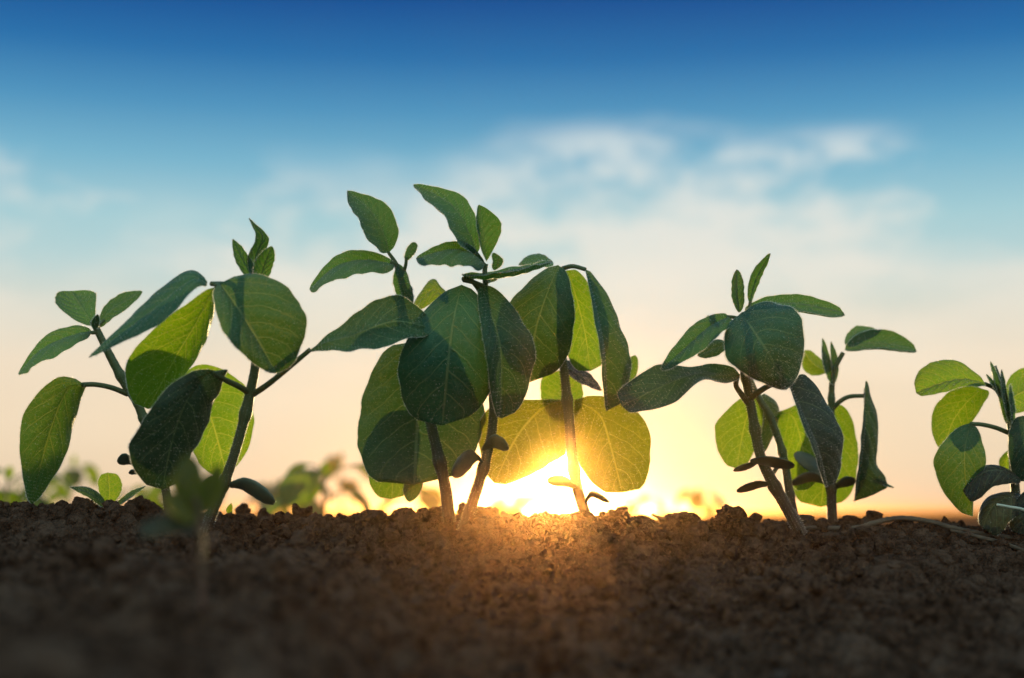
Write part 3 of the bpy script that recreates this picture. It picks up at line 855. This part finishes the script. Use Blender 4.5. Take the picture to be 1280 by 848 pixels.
# ------------------------------------------------------------------ loose crumbs and clods
import bmesh
def ico(sub):
    bm = bmesh.new(); bmesh.ops.create_icosphere(bm, subdivisions=sub, radius=1.0)
    v = np.array([x.co[:] for x in bm.verts]); f = np.array([[q.index for q in p.verts] for p in bm.faces])
    bm.free(); return v, f


ICO2, ICO3, ICO5 = ico(2), ico(3), ico(5)


def clod_shape(base, cuts, rough, rg, cells=22):
    v = base.copy()
    k = rg.normal(0, 1, (6, 3)) * 2.6; ph = rg.uniform(0, 6.28, 6)
    sw = np.sin(v @ k.T + ph).mean(axis=1)
    # crumbs caked together: every cell of the surface is a lump of its own
    def lumps(n, amp):
        c = unit(rg.normal(0, 1, (n, 3)))
        d = np.sort(np.arccos(np.clip(v0 @ c.T, -1, 1)), axis=1)
        w = math.sqrt(4 * math.pi / n) * .6
        return amp * (np.clip((d[:, 1] - d[:, 0]) / w, 0, 1) ** .5 - .6)
    v0 = base
    s_ = 1 + rough * 1.3 * sw + lumps(cells, rough * .9)
    if len(base) > 1000:
        s_ = s_ + lumps(cells * 7, rough * .38) + lumps(cells * 30, rough * .16)
    elif len(base) > 100:
        s_ = s_ + rg.normal(0, rough * .12, len(base))
    v = v * s_[:, None]
    for _ in range(cuts // 2):
        n = unit(rg.normal(0, 1, 3)); c = rg.uniform(.5, .9)
        dd = v @ n - c
        v = v - np.clip(dd, 0, None)[:, None] * n * .75
    return v * rg.uniform(.75, 1.1, 3)


def rand_rot(rg):
    q = rg.normal(0, 1, 4); q /= np.linalg.norm(q)
    w, x, y, z = q
    return np.array([[1 - 2 * (y * y + z * z), 2 * (x * y - z * w), 2 * (x * z + y * w)], [2 * (x * y + z * w), 1 - 2 * (x * x + z * z), 2 * (y * z - x * w)], [2 * (x * z - y * w), 2 * (y * z + x * w), 1 - 2 * (x * x + y * y)]])


rg = np.random.default_rng(21)
shapes = [clod_shape(ICO3[0], 9, .42, rg, 12) for _ in range(24)]
shapes2 = [clod_shape(ICO2[0], 6, .4, rg, 10) for _ in range(24)]
vs, fs, k = [], [], 0
BASES = [(c.location.x, c.location.y) for c in COL.objects if c.get('category') == 'seedling']
for n in range(9000):
    y = rg.uniform(.34, .86) if n % 3 else rg.normal(.735, .04)
    x = rg.uniform(-.37, .37)
    r = .0007 + .0042 * rg.random() ** 5
    if n % 3 == 0:
        r = .0009 + .0048 * rg.random() ** 3
    bv, bf = (shapes[n % 24], ICO3[1]) if r > .0016 else (shapes2[n % 24], ICO2[1])
    if n % 9 == 8:                      # crumbs heaped against the stems
        bx, by = BASES[(n // 9) % len(BASES)]
        x, y = bx + rg.normal(0, .009), by + rg.normal(0, .007)
        r = .0009 + .0028 * rg.random() ** 2
        bv, bf = (shapes[n % 24], ICO3[1]) if r > .0016 else (shapes2[n % 24], ICO2[1])
    v = bv @ rand_rot(rg).T * r + np.array((x, y, surf(x, y) + r * .35))
    vs.append(v); fs.append(bf + k); k += len(v)
gv = np.vstack(vs).astype(np.float32); fq = np.vstack(fs).astype(np.int32)
me = bpy.data.meshes.new('soil_crumbs')
me.vertices.add(len(gv)); me.vertices.foreach_set('co', gv.ravel())
me.loops.add(len(fq) * 3); me.loops.foreach_set('vertex_index', fq.ravel())
me.polygons.add(len(fq)); me.polygons.foreach_set('loop_start', np.arange(0, len(fq) * 3, 3, dtype=np.int32))
me.polygons.foreach_set('use_smooth', np.ones(len(fq), dtype=bool))
me.materials.append(M_SOIL); me.update(); me.validate()
o = bpy.data.objects.new('soil_crumbs', me); COL.objects.link(o)
o['kind'] = 'stuff'


def clod(px, py, d, wpx, hpx, label, seed, cuts=9):
    rg = np.random.default_rng(seed)
    v = clod_shape(ICO5[0], cuts, .40, rg, 16) @ rand_rot(rg).T
    v = v / np.abs(v).max(axis=0)
    v = v * np.array((wpx, (wpx + hpx) * .5, hpx)) * .5 / FPX * d
    c = at(px, py, d)
    o = mesh_object('soil_clod', v, ICO5[1].tolist(), [M_SOIL])
    o.location = tuple(c)
    return tag(o, label, 'clod', 'large clods on the crest')


clod(913, 653, .70, 45, 45, 'blocky soil clod standing tallest on the crest, beside the purplish leaning stem', 5, 12)
clod(851, 658, .715, 52, 38, 'rounded brown clod the bark strip passes behind', 8)
clod(770, 660, .73, 38, 32, 'pointed clod against the base of the seedling before the sun', 12)
clod(795, 663, .70, 78, 32, 'wide low clod between the sunlit stem and the bark strip', 13)
clod(374, 656, .72, 34, 24, 'dark round clod below the blurred green plant behind the crest', 15)
clod(455, 652, .75, 60, 30, 'crumbly heap of a clod under the broad hanging leaf', 17)
clod(506, 650, .73, 47, 32, 'lumpy clod nearest the slim central stem', 19)
clod(176, 638, .735, 45, 38, 'dark clod tucked behind the blurred near sprout, by the leaning slim stem', 23)
clod(88, 640, .735, 34, 22, 'small dark clod between the long drooping leaf and the round-leaved sprout', 29)
clod(282, 656, .735, 52, 30, 'flat dark clod under the pin-sized shoot', 31)
clod(640, 660, .725, 44, 24, 'sun-edged clod directly below the sun between two stems', 37)
clod(1092, 650, .80, 34, 28, 'knobbly dark clod behind the arched straw', 41)
clod(1062, 654, .80, 49, 22, 'low dark clod behind the straw at the foot of the short seedling', 43)
clod(1008, 660, .79, 45, 20, 'flat clod behind the base of the purplish stem', 47)

rg = np.random.default_rng(3)
v = clod_shape(ICO5[0], 6, .12, rg) * np.array((.0052, .005, .003))
o = mesh_object('stone', v, ICO5[1].tolist(), [M_STONE])
b = at(986, 826, .43); o.location = (b[0], b[1], surf(b[0], b[1]) + .0016)
tag(o, 'small pale blurred stone on the near soil', 'stone')


# ------------------------------------------------------------------ straw and bark strips
def strip(name, label, cat, pts, radii, ring=9, flat=.7, seed=1):
    v, f, uv, nrm, c, r = tube(pts, radii, ring, 16 * len(pts), .05)
    rgl = np.random.default_rng(seed)
    n = len(c)
    rr = 1 + rgl.normal(0, .10, (1, ring)) + rgl.normal(0, .05, (n, ring))
    v = v.reshape(n, ring, 3)
    v = c[:, None] + (v - c[:, None]) * rr[..., None]
    o = mesh_object(name, v.reshape(-1, 3), f, [M_STRAW], None, uv)
    return tag(o, label, cat)


s = .712
strip('straw', 'long brown straw arching over the soil at the foot of the short seedlings', 'straw',
      [at(975, 664, s), at(1017, 660, s), at(1050, 661, s), at(1074, 660, s), at(1096, 653, s), at(1124, 648, s), at(1156, 651, s), at(1190, 660, s), at(1224, 667, s), at(1285, 676, s), at(1340, 690, s)],
      [.0006, .0013, .0015, .0015, .0014, .0014, .0015, .0014, .0013, .0013, .0010], seed=4)
strip('straw', 'thinner straw branching under the long arched one and sinking toward the near soil', 'straw',
      [at(1188, 663, .705), at(1222, 671, .70), at(1256, 680, .692), at(1310, 700, .682)], [.0006, .0009, .0009, .0007], seed=6)
strip('straw', 'short dark bark strip propped between the clods with a split raised end', 'straw',
      [at(815, 643, .725), at(828, 648, .725), at(850, 651, .725), at(880, 655, .725), at(902, 657, .725)], [.0006, .0012, .0013, .0014, .0012], seed=9)

# ================================================================== out-of-focus plants further back in the field
def far_plant(label, px, ytop, d, seed, mat, n_leaf=5, spread=1.0):
    rg = random.Random(seed)
    b = at(px, 640, d)
    gz = float(ground_z(b[0], b[1]))
    base = np.array((b[0], b[1], gz))
    top = at(px + rg.uniform(-6, 6), ytop, d)
    h = top[2] - gz
    root = thing('soybean_seedling', label, 'seedling', base, 'out-of-focus seedlings behind the crest')
    lean = np.array((rg.uniform(-.1, .1), rg.uniform(-.1, .1), 0)) * h
    sp = [base - np.array((0, 0, .01)), base + np.array((0, 0, h * .45)) + lean * .5, base + np.array((0, 0, h * .92)) + lean]
    stem_part('stem', sp, [.0028, .0024, .0015], M_STEM, root, base, 0)
    a0 = rg.uniform(0, 6.28)
    for k in range(n_leaf):
        t = .45 + .5 * k / max(1, n_leaf - 1)
        st = base + np.array((0, 0, h * t)) + lean * t
        a = a0 + k * 2.3
        dr = np.array((math.cos(a), math.sin(a), 0))
        L = (.045 if k < n_leaf - 1 else .03) * spread * rg.uniform(.85, 1.15)
        j = st + dr * L * .55 + np.array((0, 0, L * .35))
        stem_part('petiole', [st, st + dr * L * .3 + np.array((0, 0, L * .25)), j], [.0011, .0009], M_PET, root, base, 0)
        droop = rg.uniform(.5, 1.4)
        mid = [j, j + dr * L * .4 + np.array((0, 0, L * .02)), j + dr * L * .75 - np.array((0, 0, L * .35 * droop)), j + dr * L * .95 - np.array((0, 0, L * .8 * droop))]
        sd = np.array((-dr[1], dr[0], 0)) * L * .42
        leaf_part('leaf', mid, -sd - np.array((0, 0, L * .06)), sd - np.array((0, 0, L * .06)), mat, root, base, hair=0, p=.5, blunt=.75, nt=20, nu=5)
    leaf_part('leaf', [sp[2], sp[2] + np.array((0, 0, h * .10)), sp[2] + np.array((.002, 0, h * .2))], np.array((-.006, .003, 0)), np.array((.006, .003, 0)), mat, root, base, hair=0, nt=16, nu=4)
    return root


far_plant('blurred bright green seedling behind the crest, beside the silver-topped seed leaf', 404, 588, 1.55, 3, M_BACK, 6)
far_plant('blurred dark green plant behind the crest at the photo edge by the long drooping leaf', 2, 592, 1.7, 5, M_BACK, 5)
far_plant('soft small plant far behind the long drooping leaf', 84, 578, 3.2, 8, M_BACK, 6, 1.2)
far_plant('faint brownish far plant standing over the broad hanging leaf edge gap', 428, 574, 3.6, 9, M_LEAF, 6, 1.3)
far_plant('faint low plant far behind the bark strip and rounded brown clod', 872, 614, 3.8, 12, M_LEAF, 6, 1.2)
far_plant('low hazy plant far behind the curled seed leaf right of the sun', 800, 624, 4.2, 14, M_BACK, 6, 1.2)
far_plant('hazy sunlit plant directly below the sun behind the crest', 650, 624, 2.6, 17, M_BACK, 6)
far_plant('small hazy plant behind the tiny round-leaved sprout', 176, 612, 3.4, 19, M_BACK, 6, 1.2)
far_plant('hazy plant behind the crest between the slim central stems', 520, 612, 2.2, 23, M_BACK, 5)
far_plant('small hazy plant right behind the pin-sized shoot', 340, 606, 3.9, 27, M_LEAF, 6, 1.3)
far_plant('low blurred plant far behind the gap between the long drooping leaf and the frame edge', 48, 604, 2.6, 31, M_BACK, 6)
far_plant('low hazy plant behind the gap between the round-leaved sprout and the slim leaning stem', 205, 606, 3.0, 33, M_BACK, 6)
far_plant('blurred far plant above the dark round clod, fainter than its bright green neighbour', 370, 600, 2.4, 35, M_LEAF, 6)
# ================================================================== light, sky, air
SUN_EL = math.degrees(math.atan2((640 - 588), FPX))
SUN_AZ = math.degrees(math.atan2((690 - 640), FPX))      # right of +Y
EL, AZ = math.radians(SUN_EL), math.radians(SUN_AZ)
sdir = Vector((math.sin(AZ) * math.cos(EL), math.cos(AZ) * math.cos(EL), math.sin(EL)))
sl = bpy.data.lights.new('sun', 'SUN')
sl.energy = 5.0
sl.angle = math.radians(0.5)
sl.color = (1.0, 0.72, 0.34)
so = bpy.data.objects.new('sun', sl)
COL.objects.link(so)
so.rotation_euler = sdir.to_track_quat('Z', 'Y').to_euler()
so.location = (0, 0, 2)

world = bpy.data.worlds.new('World')
scene.world = world
world.use_nodes = True
wt = world.node_tree
wt.nodes.clear()
g = G(wt)
wo = g.n('ShaderNodeOutputWorld')
gen = g.n('ShaderNodeTexCoord').outputs['Generated']
nrm = g.n('ShaderNodeVectorMath', operation='NORMALIZE'); g.put(nrm.inputs[0], gen)
D = nrm.outputs[0]
sp = g.n('ShaderNodeSeparateXYZ'); g.put(sp.inputs[0], D)
Xd, Yd, Zd = sp.outputs
nish = g.n('ShaderNodeTexSky', sky_type='NISHITA')
nish.sun_disc = False
nish.sun_elevation = EL
nish.sun_rotation = AZ
nish.altitude = 100
nish.air_density = 1.0; nish.dust_density = 1.5; nish.ozone_density = 2.0


def lin(r, gg, b):
    f = lambda c: (c / 255 / 12.92) if c <= 10 else (((c / 255) + .055) / 1.055) ** 2.4
    return (f(r), f(gg), f(b))


skyc = g.ramp(g.m('MULTIPLY', Zd, 1.0, clamp=True), [
    (0.0, lin(232, 212, 182)), (0.03, lin(237, 216, 187)), (0.06, lin(242, 221, 193)), (0.10, lin(242, 224, 200)),
    (0.135, lin(222, 221, 208)), (0.17, lin(186, 213, 215)), (0.20, lin(165, 206, 215)), (0.24, lin(120, 180, 207)),
    (0.275, lin(80, 148, 192)), (0.31, lin(42, 112, 172)), (0.35, lin(20, 76, 148)), (0.45, lin(30, 90, 155)), (0.75, lin(105, 155, 195)), (1.0, lin(135, 175, 205))])
# clouds
mp = g.n('ShaderNodeMapping'); g.put(mp.inputs[0], D)
mp.inputs['Scale'].default_value = (1, 1, 2.3); mp.inputs['Location'].default_value = (3.1, 0.4, 1.7)
c1 = g.n('ShaderNodeTexNoise'); g.put(c1.inputs['Vector'], mp.outputs[0])
c1.inputs['Scale'].default_value = 7.5; c1.inputs['Detail'].default_value = 7; c1.inputs['Roughness'].default_value = 0.6
c2 = g.n('ShaderNodeTexNoise'); g.put(c2.inputs['Vector'], mp.outputs[0])
c2.inputs['Scale'].default_value = 3.0; c2.inputs['Detail'].default_value = 3
top = g.m('ADD', 0.236, g.m('MULTIPLY', g.m('SUBTRACT', c2.outputs[0], 0.5), 0.16))
below = g.m('SUBTRACT', 1.0, g.step(g.m('SUBTRACT', Zd, top), -0.016, 0.022))
above = g.step(Zd, 0.06, 0.2)
xm = g.m('SUBTRACT', 1.0, g.step(g.m('ABSOLUTE', g.m('SUBTRACT', Xd, 0.025)), 0.16, 0.29))
xm = g.m('ADD', 0.22, g.m('MULTIPLY', xm, 0.78))
dens = g.step(g.m('ADD', c1.outputs[0], g.m('MULTIPLY', g.m('SUBTRACT', xm, 1.0), 0.24)), 0.33, 0.53)
cl = g.m('MULTIPLY', g.m('MULTIPLY', dens, below), above)
# light band of thin cloud lower down
c3 = g.n('ShaderNodeTexNoise'); mp3 = g.n('ShaderNodeMapping'); g.put(mp3.inputs[0], D); mp3.inputs['Scale'].default_value = (1, 1, 4)
g.put(c3.inputs['Vector'], mp3.outputs[0]); c3.inputs['Scale'].default_value = 5; c3.inputs['Detail'].default_value = 4
thin = g.m('MULTIPLY', g.step(c3.outputs[0], 0.4, 0.7), g.m('MULTIPLY', g.step(Zd, 0.02, 0.1), g.m('SUBTRACT', 1.0, g.step(Zd, 0.16, 0.235))))
cloudcol = g.ramp(Zd, [(0.08, lin(252, 232, 205)), (0.16, lin(238, 232, 220)), (0.25, lin(216, 226, 228)), (1, lin(225, 230, 235))])
skyc = g.mix(g.m('MULTIPLY', thin, 0.6), skyc, cloudcol)
skyc = g.mix(g.m('MULTIPLY', cl, 0.9), skyc, cloudcol)
# brightening of the air round the sun
dt = g.n('ShaderNodeVectorMath', operation='DOT_PRODUCT'); g.put(dt.inputs[0], D); dt.inputs[1].default_value = sdir
om = g.m('SUBTRACT', 1.0, dt.outputs['Value'])


def lobe(w, amp, colr):
    e = g.m('MULTIPLY', g.m('EXPONENT', g.m('MULTIPLY', om, -1.0 / w)), amp)
    x = g.n('ShaderNodeVectorMath', operation='SCALE'); x.inputs[0].default_value = colr
    g.put(x.inputs['Scale'], e)
    return x.outputs[0]


def addc(a, b):
    x = g.n('ShaderNodeVectorMath', operation='ADD'); g.put(x.inputs[0], a); g.put(x.inputs[1], b)
    return x.outputs[0]


# the sky behind the camera, away from the sun: clear and blue
away = g.m('MULTIPLY', g.step(g.m('MULTIPLY', Yd, -1.0), -0.25, 0.55), g.step(Zd, -0.02, 0.12))
skyc = g.mix(away, skyc, (0.60, 0.84, 0.86, 1))
glow = addc(lobe(5e-5, 24.0, (1, .90, .65)), addc(lobe(7e-4, 0.45, (1, .66, .16)), lobe(6e-3, .03, (1, .60, .18))))
skyc = addc(skyc, glow)
b1 = g.n('ShaderNodeBackground'); g.put(b1.inputs[0], g.mix(1.0, nish.outputs[0], (0.05, 0.14, 0.11, 1), 'MULTIPLY')); b1.inputs[1].default_value = 0.05
b2 = g.n('ShaderNodeBackground'); g.put(b2.inputs[0], skyc); b2.inputs[1].default_value = 0.97
ad = g.n('ShaderNodeAddShader'); g.put(ad.inputs[0], b1.outputs[0]); g.put(ad.inputs[1], b2.outputs[0])
g.put(wo.inputs[0], ad.outputs[0])
world.cycles.sampling_method = 'MANUAL'
world.cycles.sample_map_resolution = 1024

# low sun haze over the field
m, nt, out = new_mat('haze_air')
gg = G(nt)
pv = gg.n('ShaderNodeVolumePrincipled')
pv.inputs['Color'].default_value = (1.0, 0.50, 0.18, 1)
pv.inputs['Density'].default_value = 0.0145
pv.inputs['Anisotropy'].default_value = 0.97
gg.put(out.inputs['Volume'], pv.outputs[0])
bm = bmesh.new(); bmesh.ops.create_cube(bm, size=1.0)
me = bpy.data.meshes.new('haze'); bm.to_mesh(me); bm.free(); me.materials.append(m)
hz = bpy.data.objects.new('haze', me); COL.objects.link(hz)
gmin, gmax = float(ZZ.min()), 0.205
hz.scale = (300, 300, gmax - gmin + 1.0)
hz.location = (0, 0, (gmax + gmin - 1.0) / 2)
hz['kind'] = 'stuff'

# ================================================================== render settings
scene.render.engine = 'CYCLES'
scene.view_settings.view_transform = 'Standard'
scene.view_settings.look = 'None'
scene.view_settings.exposure = 0.0
scene.view_settings.gamma = 1.0
scene.view_settings.use_curve_mapping = False
cy = scene.cycles
cy.use_denoising = True
cy.max_bounces = 8
cy.diffuse_bounces = 3
cy.glossy_bounces = 2
cy.transmission_bounces = 4
cy.volume_bounces = 0
cy.sample_clamp_indirect = 4.0
